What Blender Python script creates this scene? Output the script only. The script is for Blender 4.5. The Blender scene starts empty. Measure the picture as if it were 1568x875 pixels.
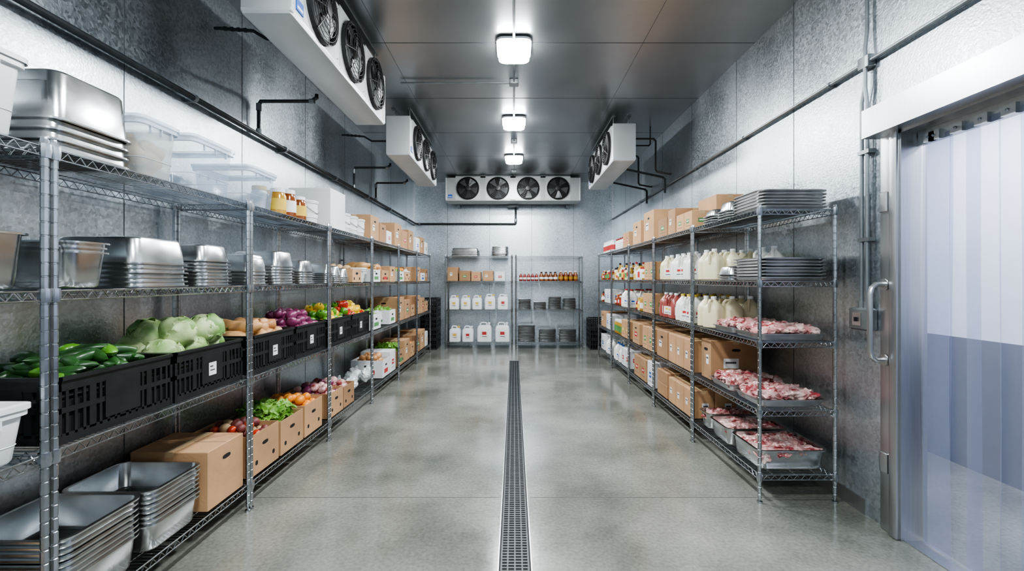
import bpy, bmesh, math, random
from mathutils import Vector, Matrix, Euler, noise
R = random.Random(7)
sc = bpy.context.scene

# ---------------------------------------------------------------- materials
def new_mat(name):
    m = bpy.data.materials.new(name); m.use_nodes = True
    nt = m.node_tree
    return m, nt, nt.nodes['Principled BSDF']

def mat(name, col, rough=0.5, metal=0.0, nscale=8.0, var=0.15, bump=0.0, bscale=None,
        alpha=1.0, col2=None, rvar=0.0, spec=0.5, stretch=(1,1,1), rand=0.0, thr=None, detail=4.0, coat=0.0, sss=0.0):
    m, nt, b = new_mat(name)
    L = nt.links
    tc = nt.nodes.new('ShaderNodeTexCoord')
    mp = nt.nodes.new('ShaderNodeMapping'); mp.inputs['Scale'].default_value = stretch
    L.new(tc.outputs['Object'], mp.inputs['Vector'])
    n = nt.nodes.new('ShaderNodeTexNoise'); n.inputs['Scale'].default_value = nscale
    n.inputs['Detail'].default_value = detail
    L.new(mp.outputs[0], n.inputs['Vector'])
    r = nt.nodes.new('ShaderNodeValToRGB')
    lo, hi = thr if thr else (0.3, 0.7)
    r.color_ramp.elements[0].position = lo; r.color_ramp.elements[1].position = hi
    if col2 is None:
        c1 = [max(0, c*(1-var)) for c in col]; c2 = [min(1, c*(1+var)) for c in col]
    else:
        c1, c2 = col, col2
    r.color_ramp.elements[0].color = (*c1[:3], 1); r.color_ramp.elements[1].color = (*c2[:3], 1)
    L.new(n.outputs['Fac'], r.inputs['Fac'])
    src = r.outputs['Color']
    if rand > 0:
        oi = nt.nodes.new('ShaderNodeObjectInfo')
        mr = nt.nodes.new('ShaderNodeMapRange'); mr.inputs[3].default_value = 1-rand; mr.inputs[4].default_value = 1+rand
        L.new(oi.outputs['Random'], mr.inputs[0])
        hs = nt.nodes.new('ShaderNodeHueSaturation')
        L.new(mr.outputs[0], hs.inputs['Value']); L.new(src, hs.inputs['Color']); src = hs.outputs['Color']
    L.new(src, b.inputs['Base Color'])
    b.inputs['Roughness'].default_value = rough
    b.inputs['Metallic'].default_value = metal
    b.inputs['Alpha'].default_value = alpha
    b.inputs['Specular IOR Level'].default_value = spec
    b.inputs['Coat Weight'].default_value = coat
    if rvar:
        mr = nt.nodes.new('ShaderNodeMapRange')
        mr.inputs[3].default_value = max(0.02, rough-rvar); mr.inputs[4].default_value = rough+rvar
        L.new(n.outputs['Fac'], mr.inputs[0]); L.new(mr.outputs[0], b.inputs['Roughness'])
    if bump:
        n2 = nt.nodes.new('ShaderNodeTexNoise'); n2.inputs['Scale'].default_value = bscale or nscale
        L.new(mp.outputs[0], n2.inputs['Vector'])
        bp = nt.nodes.new('ShaderNodeBump'); bp.inputs['Strength'].default_value = bump; bp.inputs['Distance'].default_value = 0.01
        L.new(n2.outputs['Fac'], bp.inputs['Height']); L.new(bp.outputs[0], b.inputs['Normal'])
    return m

def galv(name, c1, c2, rough, metal, bump=0.12, spangle=.42, rv=.09):
    m, nt, b = new_mat(name); L = nt.links
    tc = nt.nodes.new('ShaderNodeTexCoord')
    v = nt.nodes.new('ShaderNodeTexVoronoi'); v.inputs['Scale'].default_value = 60
    L.new(tc.outputs['Object'], v.inputs['Vector'])
    mp = nt.nodes.new('ShaderNodeMapping'); mp.inputs['Scale'].default_value = (1,1,.45)
    L.new(tc.outputs['Object'], mp.inputs['Vector'])
    n = nt.nodes.new('ShaderNodeTexNoise'); n.inputs['Scale'].default_value = 1.8; n.inputs['Detail'].default_value = 6
    L.new(mp.outputs[0], n.inputs['Vector'])
    sep = nt.nodes.new('ShaderNodeSeparateColor'); L.new(v.outputs['Color'], sep.inputs[0])
    mx = nt.nodes.new('ShaderNodeMath'); mx.operation = 'MULTIPLY_ADD'
    mx.inputs[1].default_value = spangle
    L.new(sep.outputs[0], mx.inputs[0]); L.new(n.outputs['Fac'], mx.inputs[2])
    r = nt.nodes.new('ShaderNodeValToRGB')
    r.color_ramp.elements[0].position = 0.38; r.color_ramp.elements[1].position = 0.98
    r.color_ramp.elements[0].color = (*c1, 1); r.color_ramp.elements[1].color = (*c2, 1)
    L.new(mx.outputs[0], r.inputs['Fac']); L.new(r.outputs[0], b.inputs['Base Color'])
    mr = nt.nodes.new('ShaderNodeMapRange'); mr.inputs[1].default_value = .3; mr.inputs[2].default_value = 1.0
    mr.inputs[3].default_value = rough-rv; mr.inputs[4].default_value = rough+rv
    L.new(mx.outputs[0], mr.inputs[0]); L.new(mr.outputs[0], b.inputs['Roughness'])
    b.inputs['Metallic'].default_value = metal
    if bump:
        n2 = nt.nodes.new('ShaderNodeTexNoise'); n2.inputs['Scale'].default_value = 70
        L.new(tc.outputs['Object'], n2.inputs['Vector'])
        bp = nt.nodes.new('ShaderNodeBump'); bp.inputs['Strength'].default_value = bump; bp.inputs['Distance'].default_value = .01
        L.new(n2.outputs['Fac'], bp.inputs['Height']); L.new(bp.outputs[0], b.inputs['Normal'])
    return m

def floor_mat():
    m, nt, b = new_mat('polished_concrete'); L = nt.links
    tc = nt.nodes.new('ShaderNodeTexCoord')
    n1 = nt.nodes.new('ShaderNodeTexNoise'); n1.inputs['Scale'].default_value = 1.2; n1.inputs['Detail'].default_value = 7; n1.inputs['Roughness'].default_value = .55
    n2 = nt.nodes.new('ShaderNodeTexNoise'); n2.inputs['Scale'].default_value = 48; n2.inputs['Detail'].default_value = 6
    for n in (n1, n2): L.new(tc.outputs['Object'], n.inputs['Vector'])
    r1 = nt.nodes.new('ShaderNodeValToRGB'); r1.color_ramp.elements[0].position = .34; r1.color_ramp.elements[1].position = .68
    r1.color_ramp.elements[0].color = (.125, .130, .110, 1); r1.color_ramp.elements[1].color = (.285, .285, .250, 1)
    L.new(n1.outputs['Fac'], r1.inputs[0])
    r2 = nt.nodes.new('ShaderNodeValToRGB'); r2.color_ramp.elements[0].position = .3; r2.color_ramp.elements[1].position = .65
    r2.color_ramp.elements[0].color = (.70, .70, .70, 1); r2.color_ramp.elements[1].color = (1, 1, 1, 1)
    L.new(n2.outputs['Fac'], r2.inputs[0])
    mx = nt.nodes.new('ShaderNodeMix'); mx.data_type = 'RGBA'; mx.blend_type = 'MULTIPLY'; mx.inputs[0].default_value = 1
    L.new(r1.outputs[0], mx.inputs[6]); L.new(r2.outputs[0], mx.inputs[7]); L.new(mx.outputs[2], b.inputs['Base Color'])
    mr = nt.nodes.new('ShaderNodeMapRange'); mr.inputs[1].default_value = .35; mr.inputs[2].default_value = .65
    mr.inputs[3].default_value = .13; mr.inputs[4].default_value = .22
    L.new(n1.outputs['Fac'], mr.inputs[0]); L.new(mr.outputs[0], b.inputs['Roughness'])
    b.inputs['Specular IOR Level'].default_value = 1.0
    bp = nt.nodes.new('ShaderNodeBump'); bp.inputs['Strength'].default_value = .03; bp.inputs['Distance'].default_value = .01
    L.new(n2.outputs['Fac'], bp.inputs['Height']); L.new(bp.outputs[0], b.inputs['Normal'])
    return m

def emis(name, col, s):
    m = bpy.data.materials.new(name); m.use_nodes = True; nt = m.node_tree
    nt.nodes.clear(); e = nt.nodes.new('ShaderNodeEmission'); o = nt.nodes.new('ShaderNodeOutputMaterial')
    e.inputs[0].default_value = (*col, 1); e.inputs[1].default_value = s
    nt.links.new(e.outputs[0], o.inputs[0]); return m

M = {}
M['wall'] = galv('galvanised_wall', (.38,.425,.455), (.62,.67,.71), .35, .95, .14)
M['ceil'] = galv('brushed_ceiling', (.36,.38,.40), (.45,.47,.49), .34, .94, 0, .05, .03)
M['seam'] = mat('seam', (.10,.11,.12), .5, .5)
M['floor'] = floor_mat()
M['joint'] = mat('floor_joint', (.07,.07,.06), .7)
M['steel'] = mat('brushed_steel', (.54,.55,.56), .32, 1.0, 14, .05, rvar=.03, stretch=(6,6,.3))
M['pan'] = mat('pan_steel', (.58,.59,.59), .24, 1.0, 9, .12, rvar=.09)
M['sheet'] = mat('sheet_pan_aluminium', (.42,.42,.42), .36, 1.0, 9, .2, rvar=.1)
M['wire'] = mat('chrome_wire', (.42,.44,.46), .25, 1.0, 20, .15)
M['drain'] = mat('drain_grate', (.07,.074,.078), .45, .8, 20, .2)
M['dark'] = mat('dark_void', (.008,.008,.009), .7)
M['white'] = mat('white_paint', (.66,.68,.69), .38, 0.0, 4, .05)
M['unit'] = mat('evaporator_white', (.52,.54,.55), .36, .2, 4, .05)
M['black'] = mat('black_plastic', (.010,.011,.012), .42, 0, 10, .3)
M['fanblade'] = mat('fan_blade', (.03,.03,.033), .4, .3)
M['blade'] = mat('fan_blade_grey', (.10,.105,.11), .4, .5)
M['fins'] = mat('coil_fins', (.20,.21,.22), .5, .8, 5, .1)
M['pipe'] = mat('insulated_pipe', (.022,.025,.028), .45, .2, 20, .3)
M['conduit'] = mat('grey_conduit', (.24,.26,.27), .38, .8, 10, .15)
M['copper'] = mat('dull_pipe', (.05,.045,.042), .45, .6)
M['card'] = mat('cardboard', (.42,.245,.125), .8, 0, 6, .12, bump=.1, bscale=60, rand=.18)
M['cardd'] = mat('cardboard_dark', (.34,.19,.095), .8, 0, 6, .12, bump=.1, bscale=60, rand=.14)
M['tape'] = mat('tape', (.50,.35,.19), .35)
M['wbox'] = mat('white_carton', (.68,.69,.70), .55, 0, 5, .04)
M['plasw'] = mat('white_plastic', (.72,.74,.76), .35, 0, 5, .03)
M['clear'] = mat('clear_plastic', (.55,.62,.70), .12, 0, 5, .03, alpha=.28)
M['clearb'] = mat('clear_blue_plastic', (.36,.46,.60), .10, 0, 5, .03, alpha=.30)
M['rimc'] = mat('clear_plastic_rim', (.56,.64,.75), .15, 0, 5, .03, alpha=.62)
M['milky'] = mat('milky_plastic', (.60,.65,.65), .25, 0, 5, .03, alpha=.50)
M['jugy'] = mat('jug_cream', (.66,.60,.40), .35, 0, 9, .06)
M['jugw'] = mat('jug_milk', (.70,.70,.66), .35, 0, 9, .04)
M['jugr'] = mat('jug_red', (.26,.06,.05), .3, 0, 9, .15)
M['amber'] = mat('amber_sauce', (.18,.05,.012), .15, 0, 9, .3)
M['redsauce'] = mat('red_sauce', (.22,.025,.018), .2, 0, 9, .2)
M['oil'] = mat('golden_oil', (.38,.21,.03), .15, 0, 9, .2)
M['red'] = mat('red_label', (.42,.035,.03), .45)
M['blue'] = mat('blue_label', (.03,.10,.40), .4)
M['yel'] = mat('yellow_label', (.62,.42,.06), .45)
M['grn'] = mat('green_label', (.07,.22,.07), .45)
M['label'] = mat('white_label', (.70,.70,.70), .5)
M['ink'] = mat('ink', (.06,.06,.07), .6)
M['cuc'] = mat('cucumber_skin', (.008,.035,.008), .32, 0, 14, col2=(.03,.10,.02))
M['pepg'] = mat('green_pepper', (.05,.18,.015), .22, 0, 9, col2=(.12,.30,.03))
M['pepy'] = mat('yellow_pepper', (.66,.38,.02), .22, 0, 9, col2=(.72,.48,.03))
M['pepr'] = mat('red_pepper', (.36,.015,.01), .22, 0, 9, col2=(.50,.04,.015))
M['cab'] = mat('cabbage', (.20,.34,.10), .5, 0, 7, col2=(.54,.64,.34), bump=.6, bscale=14, thr=(.35,.62))
M['cabl'] = mat('cabbage_leaf', (.10,.24,.05), .5, 0, 9, col2=(.34,.48,.18), bump=.6, bscale=14)
M['let'] = mat('lettuce', (.07,.22,.02), .5, 0, 16, col2=(.24,.44,.07), bump=.6, bscale=35)
M['squash'] = mat('butternut', (.50,.27,.10), .45, 0, 6, col2=(.64,.38,.17))
M['onion'] = mat('yellow_onion', (.40,.17,.06), .38, 0, 10, col2=(.60,.34,.15))
M['ronion'] = mat('red_onion', (.10,.012,.045), .33, 0, 10, col2=(.26,.05,.13))
M['potato'] = mat('potato', (.36,.23,.12), .6, 0, 14, col2=(.50,.35,.19))
M['orange'] = mat('orange_fruit', (.70,.21,.015), .4, 0, 12, col2=(.76,.29,.03), bump=.2, bscale=90)
M['tomato'] = mat('tomato', (.40,.02,.015), .2, 0, 7, col2=(.52,.07,.02))
M['beet'] = mat('dark_beet', (.10,.02,.02), .5, 0, 12, col2=(.22,.06,.045))
M['stem'] = mat('stem', (.08,.15,.04), .6)
M['bag'] = mat('plastic_bag', (.60,.63,.64), .25, 0, 7, .08, bump=.8, bscale=20)
M['meat'] = mat('marbled_meat', (.29,.045,.05), .28, 0, 11, col2=(.66,.44,.41), thr=(.43,.62), stretch=(1,2.2,1.4), bump=.5, bscale=26, coat=.3)
M['meat2'] = mat('pale_meat', (.46,.19,.18), .28, 0, 9, col2=(.72,.56,.51), thr=(.38,.62), stretch=(2,1,1.4), bump=.5, bscale=22, coat=.3)
M['lamp'] = emis('led_diffuser', (.95,.98,1.0), 100)
M['hallw'] = mat('hallway_white', (.82,.83,.86), .6, 0, 4, .03)
M['hallg'] = mat('hallway_wainscot', (.10,.105,.13), .6, 0, 4, .06)

def curtain_mat():
    m = bpy.data.materials.new('pvc_strip'); m.use_nodes = True; nt = m.node_tree; nt.nodes.clear(); L = nt.links
    o = nt.nodes.new('ShaderNodeOutputMaterial')
    t = nt.nodes.new('ShaderNodeBsdfTransparent'); t.inputs[0].default_value = (.81,.84,.94,1)
    p = nt.nodes.new('ShaderNodeBsdfPrincipled'); p.inputs['Base Color'].default_value = (.38,.405,.54,1)
    p.inputs['Roughness'].default_value = .10
    tc = nt.nodes.new('ShaderNodeTexCoord')
    mp = nt.nodes.new('ShaderNodeMapping'); mp.inputs['Scale'].default_value = (1,3,.5)
    n = nt.nodes.new('ShaderNodeTexNoise'); n.inputs['Scale'].default_value = 1.6; n.inputs['Detail'].default_value = 1
    L.new(tc.outputs['Object'], mp.inputs[0]); L.new(mp.outputs[0], n.inputs['Vector'])
    bp = nt.nodes.new('ShaderNodeBump'); bp.inputs['Strength'].default_value = .15; bp.inputs['Distance'].default_value = .02
    L.new(n.outputs['Fac'], bp.inputs['Height']); L.new(bp.outputs[0], p.inputs['Normal'])
    mx = nt.nodes.new('ShaderNodeMixShader'); mx.inputs[0].default_value = .26
    L.new(t.outputs[0], mx.inputs[1]); L.new(p.outputs[0], mx.inputs[2]); L.new(mx.outputs[0], o.inputs[0])
    return m
M['pvc'] = curtain_mat()

# ---------------------------------------------------------------- mesh builder
_ico = {}
def ico(sub):
    if sub not in _ico:
        bm = bmesh.new(); bmesh.ops.create_icosphere(bm, subdivisions=sub, radius=1)
        _ico[sub] = ([v.co.copy() for v in bm.verts], [[v.index for v in f.verts] for f in bm.faces]); bm.free()
    return _ico[sub]

def rr(hx, hy, r, seg):
    r = max(.0005, min(r, hx*.999, hy*.999)); out = []
    for (sx, sy, a0) in ((1,1,0),(-1,1,90),(-1,-1,180),(1,-1,270)):
        for i in range(seg+1):
            a = math.radians(a0 + 90*i/seg)
            out.append((sx*(hx-r)+r*math.cos(a), sy*(hy-r)+r*math.sin(a)))
    return out

class MB:
    def __init__(s): s.v=[]; s.f=[]; s.m=[]; s.mats=[]; s.M=None
    def add(s, vs, fs, m):
        if m not in s.mats: s.mats.append(m)
        k = s.mats.index(m); o = len(s.v)
        if s.M is not None: vs = [s.M @ Vector(v) for v in vs]
        s.v.extend([tuple(v) for v in vs])
        for f in fs: s.f.append([o+i for i in f]); s.m.append(k)
    def box(s, x0,x1,y0,y1,z0,z1,m):
        s.add([(x0,y0,z0),(x1,y0,z0),(x1,y1,z0),(x0,y1,z0),(x0,y0,z1),(x1,y0,z1),(x1,y1,z1),(x0,y1,z1)],
              [(0,3,2,1),(4,5,6,7),(0,1,5,4),(1,2,6,5),(2,3,7,6),(3,0,4,7)], m)
    def bbox(s, x0,x1,y0,y1,z0,z1,m,r=.006):
        hx,hy=(x1-x0)/2,(y1-y0)/2
        s.rloft([(z0,hx-r,hy-r,r),(z0+r,hx,hy,r*1.2),(z1-r,hx,hy,r*1.2),(z1,hx-r,hy-r,r)],m,(x0+x1)/2,(y0+y1)/2,2)
    def rloft(s, rings, m, cx=0, cy=0, seg=3, cap0=True, cap1=True):
        vs=[]; n=4*(seg+1)
        for (z,hx,hy,r) in rings:
            vs += [(cx+x, cy+y, z) for x,y in rr(hx,hy,r,seg)]
        fs=[]
        for k in range(len(rings)-1):
            for i in range(n):
                j=(i+1)%n; fs.append((k*n+i,k*n+j,(k+1)*n+j,(k+1)*n+i))
        if cap0: fs.append(tuple(range(n-1,-1,-1)))
        if cap1: fs.append(tuple((len(rings)-1)*n+i for i in range(n)))
        s.add(vs,fs,m)
    def lathe(s, prof, m, cx=0, cy=0, n=14, cap0=True, cap1=True):
        vs=[]
        for (r,z) in prof:
            for i in range(n):
                a=2*math.pi*i/n; vs.append((cx+r*math.cos(a),cy+r*math.sin(a),z))
        fs=[]
        for k in range(len(prof)-1):
            for i in range(n):
                j=(i+1)%n; fs.append((k*n+i,k*n+j,(k+1)*n+j,(k+1)*n+i))
        if cap0: fs.append(tuple(range(n-1,-1,-1)))
        if cap1: fs.append(tuple((len(prof)-1)*n+i for i in range(n)))
        s.add(vs,fs,m)
    def tube(s, pts, r, m, n=8, closed=False):
        P=[Vector(p) for p in pts]; K=len(P); T=[]
        for i in range(K):
            if closed: t=(P[(i+1)%K]-P[i-1])
            elif i==0: t=P[1]-P[0]
            elif i==K-1: t=P[-1]-P[-2]
            else: t=(P[i+1]-P[i]).normalized()+(P[i]-P[i-1]).normalized()
            T.append(t.normalized() if t.length>1e-9 else Vector((0,0,1)))
        up=Vector((0,0,1)) if abs(T[0].z)<.9 else Vector((1,0,0))
        u=T[0].cross(up).normalized(); vs=[]
        for i in range(K):
            u=(u-T[i]*u.dot(T[i])); u=u.normalized() if u.length>1e-6 else T[i].orthogonal().normalized()
            w=T[i].cross(u)
            k=1.0
            if 0<i<K-1:
                c=T[i].dot((P[i+1]-P[i]).normalized()); k=1.0/max(.6,c)
            for j in range(n):
                a=2*math.pi*(j+.5)/n
                vs.append(P[i]+(u*math.cos(a)+w*math.sin(a))*r*(k if k<1.2 else 1.1))
        fs=[]
        for i in range(K if closed else K-1):
            i2=(i+1)%K
            for j in range(n):
                j2=(j+1)%n; fs.append((i*n+j,i*n+j2,i2*n+j2,i2*n+j))
        if not closed:
            fs.append(tuple(range(n-1,-1,-1))); fs.append(tuple((K-1)*n+j for j in range(n)))
        s.add(vs,fs,m)
    def blob(s, c, sz, m, rot=(0,0,0), amp=0.0, freq=1.5, seed=0, sub=2, fn=None):
        V,F=ico(sub); E=Euler(rot).to_matrix(); o=Vector((seed*3.7,seed*1.3,seed*2.1)); vs=[]
        c=Vector(c); sz=Vector(sz)
        for v in V:
            k=1+amp*noise.noise(v*freq+o) if amp else 1
            p=Vector((v.x*sz.x,v.y*sz.y,v.z*sz.z))*k
            if fn: p=fn(v,p)
            vs.append(c+E@p)
        s.add(vs,F,m)
    def mesh(s, name):
        me=bpy.data.meshes.new(name); me.from_pydata(s.v,[],s.f)
        for k in s.mats: me.materials.append(M[k])
        me.polygons.foreach_set('material_index', s.m)
        bm=bmesh.new(); bm.from_mesh(me)
        bmesh.ops.recalc_face_normals(bm, faces=bm.faces)
        for f in bm.faces: f.smooth=True
        for e in bm.edges:
            if len(e.link_faces)==2 and e.calc_face_angle(0)>.62: e.smooth=False
        bm.to_mesh(me); bm.free(); return me

def obj(name, mb, loc=(0,0,0), rz=0):
    o=bpy.data.objects.new(name, mb.mesh(name) if isinstance(mb,MB) else mb)
    o.location=loc; o.rotation_euler=(0,0,rz); sc.collection.objects.link(o); return o
_cache={}
def put(name, fn, args, loc, rz=0):
    key=(name,fn.__name__,args)
    if key not in _cache:
        mb=MB(); fn(mb,*args); _cache[key]=mb.mesh(name)
    return obj(name,_cache[key],loc,rz)

# ---------------------------------------------------------------- room
XL,XR,Y0,Y1,ZC = -2.26, 2.24, -1.3, 10.35, 3.70
mb=MB(); mb.box(XL-.1,XR+.1,Y0-.1,Y1+.1,-.12,0,'floor')
for y in (.4,3.14,5.9,8.6): 
    mb.box(XL,-.10,y-.003,y+.003,-.001,.0006,'joint'); mb.box(.115,XR,y-.003,y+.003,-.001,.0006,'joint')
obj('floor',mb)
mb=MB(); mb.box(XL-.1,XR+.1,Y0-.1,Y1+.1,ZC,ZC+.1,'ceil')
for k in range(-1,9): 
    y=1.65+k*1.3; mb.box(XL,XR,y-.004,y+.004,ZC-.0015,ZC+.001,'seam')
for x in (-1.2,1.2): mb.box(x-.002,x+.002,Y0,Y1,ZC-.0015,ZC+.001,'seam')
obj('ceiling',mb)
mb=MB(); mb.box(XL-.1,XL,Y0-.1,Y1+.1,0,ZC,'wall')
for k in range(-2,8):
    y=2.65+k*1.15; mb.box(XL-.001,XL+.0015,y-.003,y+.003,0,ZC,'seam')
mb.box(XL-.001,XL+.012,Y0,Y1,0,.10,'steel')
obj('wall_left',mb)
mb=MB(); mb.box(XL,XR,Y1,Y1+.1,0,ZC,'wall')
for x in (-1.5,-.55,.4,1.35): mb.box(x-.003,x+.003,Y1-.0015,Y1+.001,0,ZC,'seam')
obj('wall_back',mb)
mb=MB(); mb.box(XL,XR,Y0-.1,Y0,0,ZC,'wall'); obj('wall_front',mb)
DY0,DY1,DZ = 1.25,2.63,2.36
mb=MB()
mb.box(XR,XR+.1,DY1,Y1+.1,0,ZC,'wall'); mb.box(XR,XR+.1,Y0-.1,DY0,0,ZC,'wall'); mb.box(XR,XR+.1,DY0,DY1,DZ,ZC,'wall')
for y in (.3,3.66,4.6,5.75,6.9,8.05,9.2): mb.box(XR-.0015,XR+.001,y-.003,y+.003,0,ZC,'seam')
mb.box(XR-.012,XR+.001,2.9,Y1,0,.10,'steel')
obj('wall_right',mb)
mb=MB(); mb.box(XL,XL+.02,Y1-.02,Y1,0,ZC,'steel'); obj('trim_1',mb)
mb=MB(); mb.box(XR-.02,XR,Y1-.02,Y1,0,ZC,'steel'); obj('trim_2',mb)

# door frame
mb=MB()
mb.bbox(XR-.03,XR+.001,DY1,DY1+.13,.0,DZ+.02,'steel',.004)
mb.bbox(XR-.050,XR-.028,DY1-.01,DY1+.045,0,DZ+.02,'steel',.005)
mb.box(XR-.03,XR+.12,DY1-.02,DY1,0,DZ,'steel')
mb.box(XR-.03,XR+.12,DY0,DY0+.02,0,DZ,'steel')
mb.bbox(XR-.03,XR+.001,DY0-.13,DY0,0,DZ+.02,'steel',.004)
mb.box(XR-.03,XR+.12,DY0,DY1,DZ-.02,DZ,'steel')
hx0=XR-.12
vs=[(XR-.001,DY0-.15,DZ+.21),(hx0,DY0-.15,DZ+.165),(hx0,DY0-.15,DZ-.005),(XR-.001,DY0-.15,DZ-.005),
    (XR-.001,DY1+.16,DZ+.21),(hx0,DY1+.16,DZ+.165),(hx0,DY1+.16,DZ-.005),(XR-.001,DY1+.16,DZ-.005)]
mb.add(vs,[(0,1,2,3),(7,6,5,4),(0,4,5,1),(1,5,6,2),(2,6,7,3),(3,7,4,0)],'steel')
mb.box(XR-.01,XR+.11,DY0,DY1,-.001,.006,'steel')
for z in (.35,1.9):
    mb.bbox(XR-.046,XR-.028,DY1+.06,DY1+.12,z,z+.12,'steel',.004)
obj('door_frame',mb)
# handle
mb=MB()
hp=[(0,0,.0),(-.05,0,.0),(-.075,0,.02),(-.085,0,.06),(-.085,0,.39),(-.075,0,.43),(-.05,0,.45),(0,0,.45)]
mb.tube(hp,.015,'steel',10)
for z in (0,.45): mb.M=Matrix.Translation((0,0,z))@Matrix.Rotation(math.pi/2,4,'Y'); mb.lathe([(.034,-.008),(.034,.0),(.024,.003)],'steel',n=16)
mb.M=None
obj('door_handle',mb,(XR-.038,DY1+.088,1.02))

# strip curtain
mb=MB()
xr=XR+.075
mb.box(xr-.012,xr+.014,DY0+.024,DY1-.024,DZ-.10,DZ-.022,'steel')
y=DY0+.03; i=0
while y<DY1-.06:
    off=-.018 if i%2 else .018
    w=.165; yc=y+w/2; yc=min(yc,DY1-.03-w/2)
    nseg=8; top=DZ-.07; vs=[]
    for (zz,am) in ((top,.3),(1.9,.8),(1.5,1.0),(.8,1.1),(.015,1.25)):
        for a in range(nseg+1):
            t=a/nseg*2-1
            vs.append((xr+off+am*.009*math.cos(t*1.6)*(1 if i%2 else -1)+.005*math.sin(zz*2+i), yc+t*w/2+.003*math.sin(zz*1.7+i*2), zz))
    n=nseg+1; fs=[]
    for k in range(4):
        for a in range(nseg):
            b0=k*n+a; fs.append((b0,b0+1,b0+1+n,b0+n))
    mb.add(vs,fs,'pvc')
    mb.box(xr-.032,xr-.012,yc-.032,yc+.032,DZ-.10,DZ-.05,'steel')
    mb.blob((xr-.035,yc,DZ-.075),(.009,.009,.009),'wire',sub=1)
    y+=.125; i+=1
obj('strip_curtain',mb)

# hallway beyond doorway
mb=MB(); mb.box(XR+.1,4.2,-1.5,5.0,-.12,0,'floor'); obj('floor_hallway',mb)
mb=MB(); mb.box(3.62,3.72,-1.5,5.0,1.03,2.9,'hallw'); mb.box(3.60,3.72,-1.5,5.0,0,1.03,'hallg'); obj('wall_hallway',mb)
mb=MB(); mb.box(XR+.1,3.72,-1.5,5.0,2.9,3.0,'hallw'); obj('ceiling_hallway',mb)
mb=MB(); mb.box(XR+.1,3.72,4.9,5.0,1.03,2.9,'hallw'); mb.box(XR+.1,3.72,4.88,5.0,0,1.03,'hallg'); obj('wall_hallway_end',mb)
mb=MB(); mb.box(XR+.1,3.72,-1.6,-1.5,0,2.9,'hallw'); obj('wall_hallway_start',mb)

# drain
mb=MB(); L0,L1=-.6,8.4
mb.box(-.085,-.079,0,L1-L0,-.03,.004,'steel'); mb.box(.089,.095,0,L1-L0,-.03,.004,'steel')
mb.box(-.085,.095,-.01,0,-.03,.004,'steel'); mb.box(-.085,.095,L1-L0,L1-L0+.01,-.03,.004,'steel')
mb.box(-.079,.089,0,L1-L0,.0002,.0006,'dark')
k=0.0
while k<L1-L0-.01:
    mb.box(-.070,.080,k,k+.009,.0005,.004,'drain'); k+=.026
for x in (-.066,-.033,.005,.043,.076): mb.box(x-.004,x+.004,0,L1-L0,.0005,.0042,'drain')
obj('floor_drain_grate',mb,(0,L0,0))

# ---------------------------------------------------------------- lights
def fixture(mb):
    mb.rloft([(0,.115,.155,.05),(.015,.145,.185,.07),(.065,.150,.190,.07)],'lamp',seg=5)
    mb.rloft([(.065,.160,.200,.07),(.085,.160,.200,.07),(.10,.10,.12,.03)],'white',seg=5)
for y in (.2,2.25,4.3,6.3,8.2):
    put('ceiling_light',fixture,(),(0,y,ZC-.10))
    ld=bpy.data.lights.new('led_area','AREA'); ld.shape='RECTANGLE'; ld.size=.28; ld.size_y=.36
    ld.energy=72; ld.color=(.91,.965,1.0)
    lo=bpy.data.objects.new('ceiling_light_lamp',ld); lo.location=(0,y,ZC-.115); sc.collection.objects.link(lo)
ld=bpy.data.lights.new('hall_area','AREA'); ld.shape='RECTANGLE'; ld.size=.5; ld.size_y=3.0; ld.energy=125; ld.color=(.92,.95,1.0)
lo=bpy.data.objects.new('hallway_light_lamp',ld); lo.location=(2.95,2.4,2.83); sc.collection.objects.link(lo)
def tubefix(mb):
    mb.rloft([(.0,.05,.58,.02),(.03,.06,.60,.02)],'white'); mb.rloft([(.03,.08,.62,.01),(.055,.08,.62,.01)],'white')
put('hallway_ceiling_light',tubefix,(),(2.95,2.4,2.843))

# ceiling conduit
mb=MB()
mb.tube([(0,Y0+.05,ZC-.03),(0,9.6,ZC-.03)],.011,'conduit')
mb.tube([(0,5.05,ZC-.03),(-1.25,5.05,ZC-.03)],.011,'conduit')
for y in (1.2,3.2,5.05,7.2,9.2): mb.bbox(-.05,.05,y-.05,y+.05,ZC-.055,ZC,'conduit')
obj('ceiling_conduit',mb)

# left wall pipe run
mb=MB(); px=XL+.055; pz=2.75
mb.tube([(px,Y0+.02,pz),(px,Y1-.09,pz),(px+.015,Y1-.06,pz),(px+.05,Y1-.05,pz)],.020,'pipe',10)
for k in range(9):
    y=-.6+k*1.25; mb.box(XL+.0005,px,y-.012,y+.012,pz-.03,pz+.03,'conduit'); mb.tube([(px,y-.015,pz),(px,y+.015,pz)],.027,'conduit',10)
for y in (3.95,6.3,7.3):
    mb.M=Matrix.Translation((px,y,pz+.02))
    mb.tube([(0,0,0),(0,0,.24),(.02,0,.27),(.45,0,.27),(.5,0,.30),(.5,0,.33)],.015,'pipe',10)
    mb.tube([(0,0,.19),(0,0,.25)],.022,'conduit',10); mb.tube([(.44,0,.27),(.48,0,.27)],.022,'conduit',10); mb.tube([(0,0,-.01),(0,0,.03)],.022,'conduit',10)
mb.M=None
for y in (3.42,5.95):
    mb.tube([(-1.625,y,3.30),(-1.85,y,3.30),(-1.95,y,3.36),(-2.20,y,3.38),(-2.24,y,3.38)],.012,'pipe',8)
    for q in range(4): mb.tube([(-2.0-.05*q,y,3.365+.004*q),(-2.02-.05*q,y,3.366+.004*q)],.016,'pipe',8)
obj('refrigerant_pipe',mb)
mb=MB()
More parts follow.
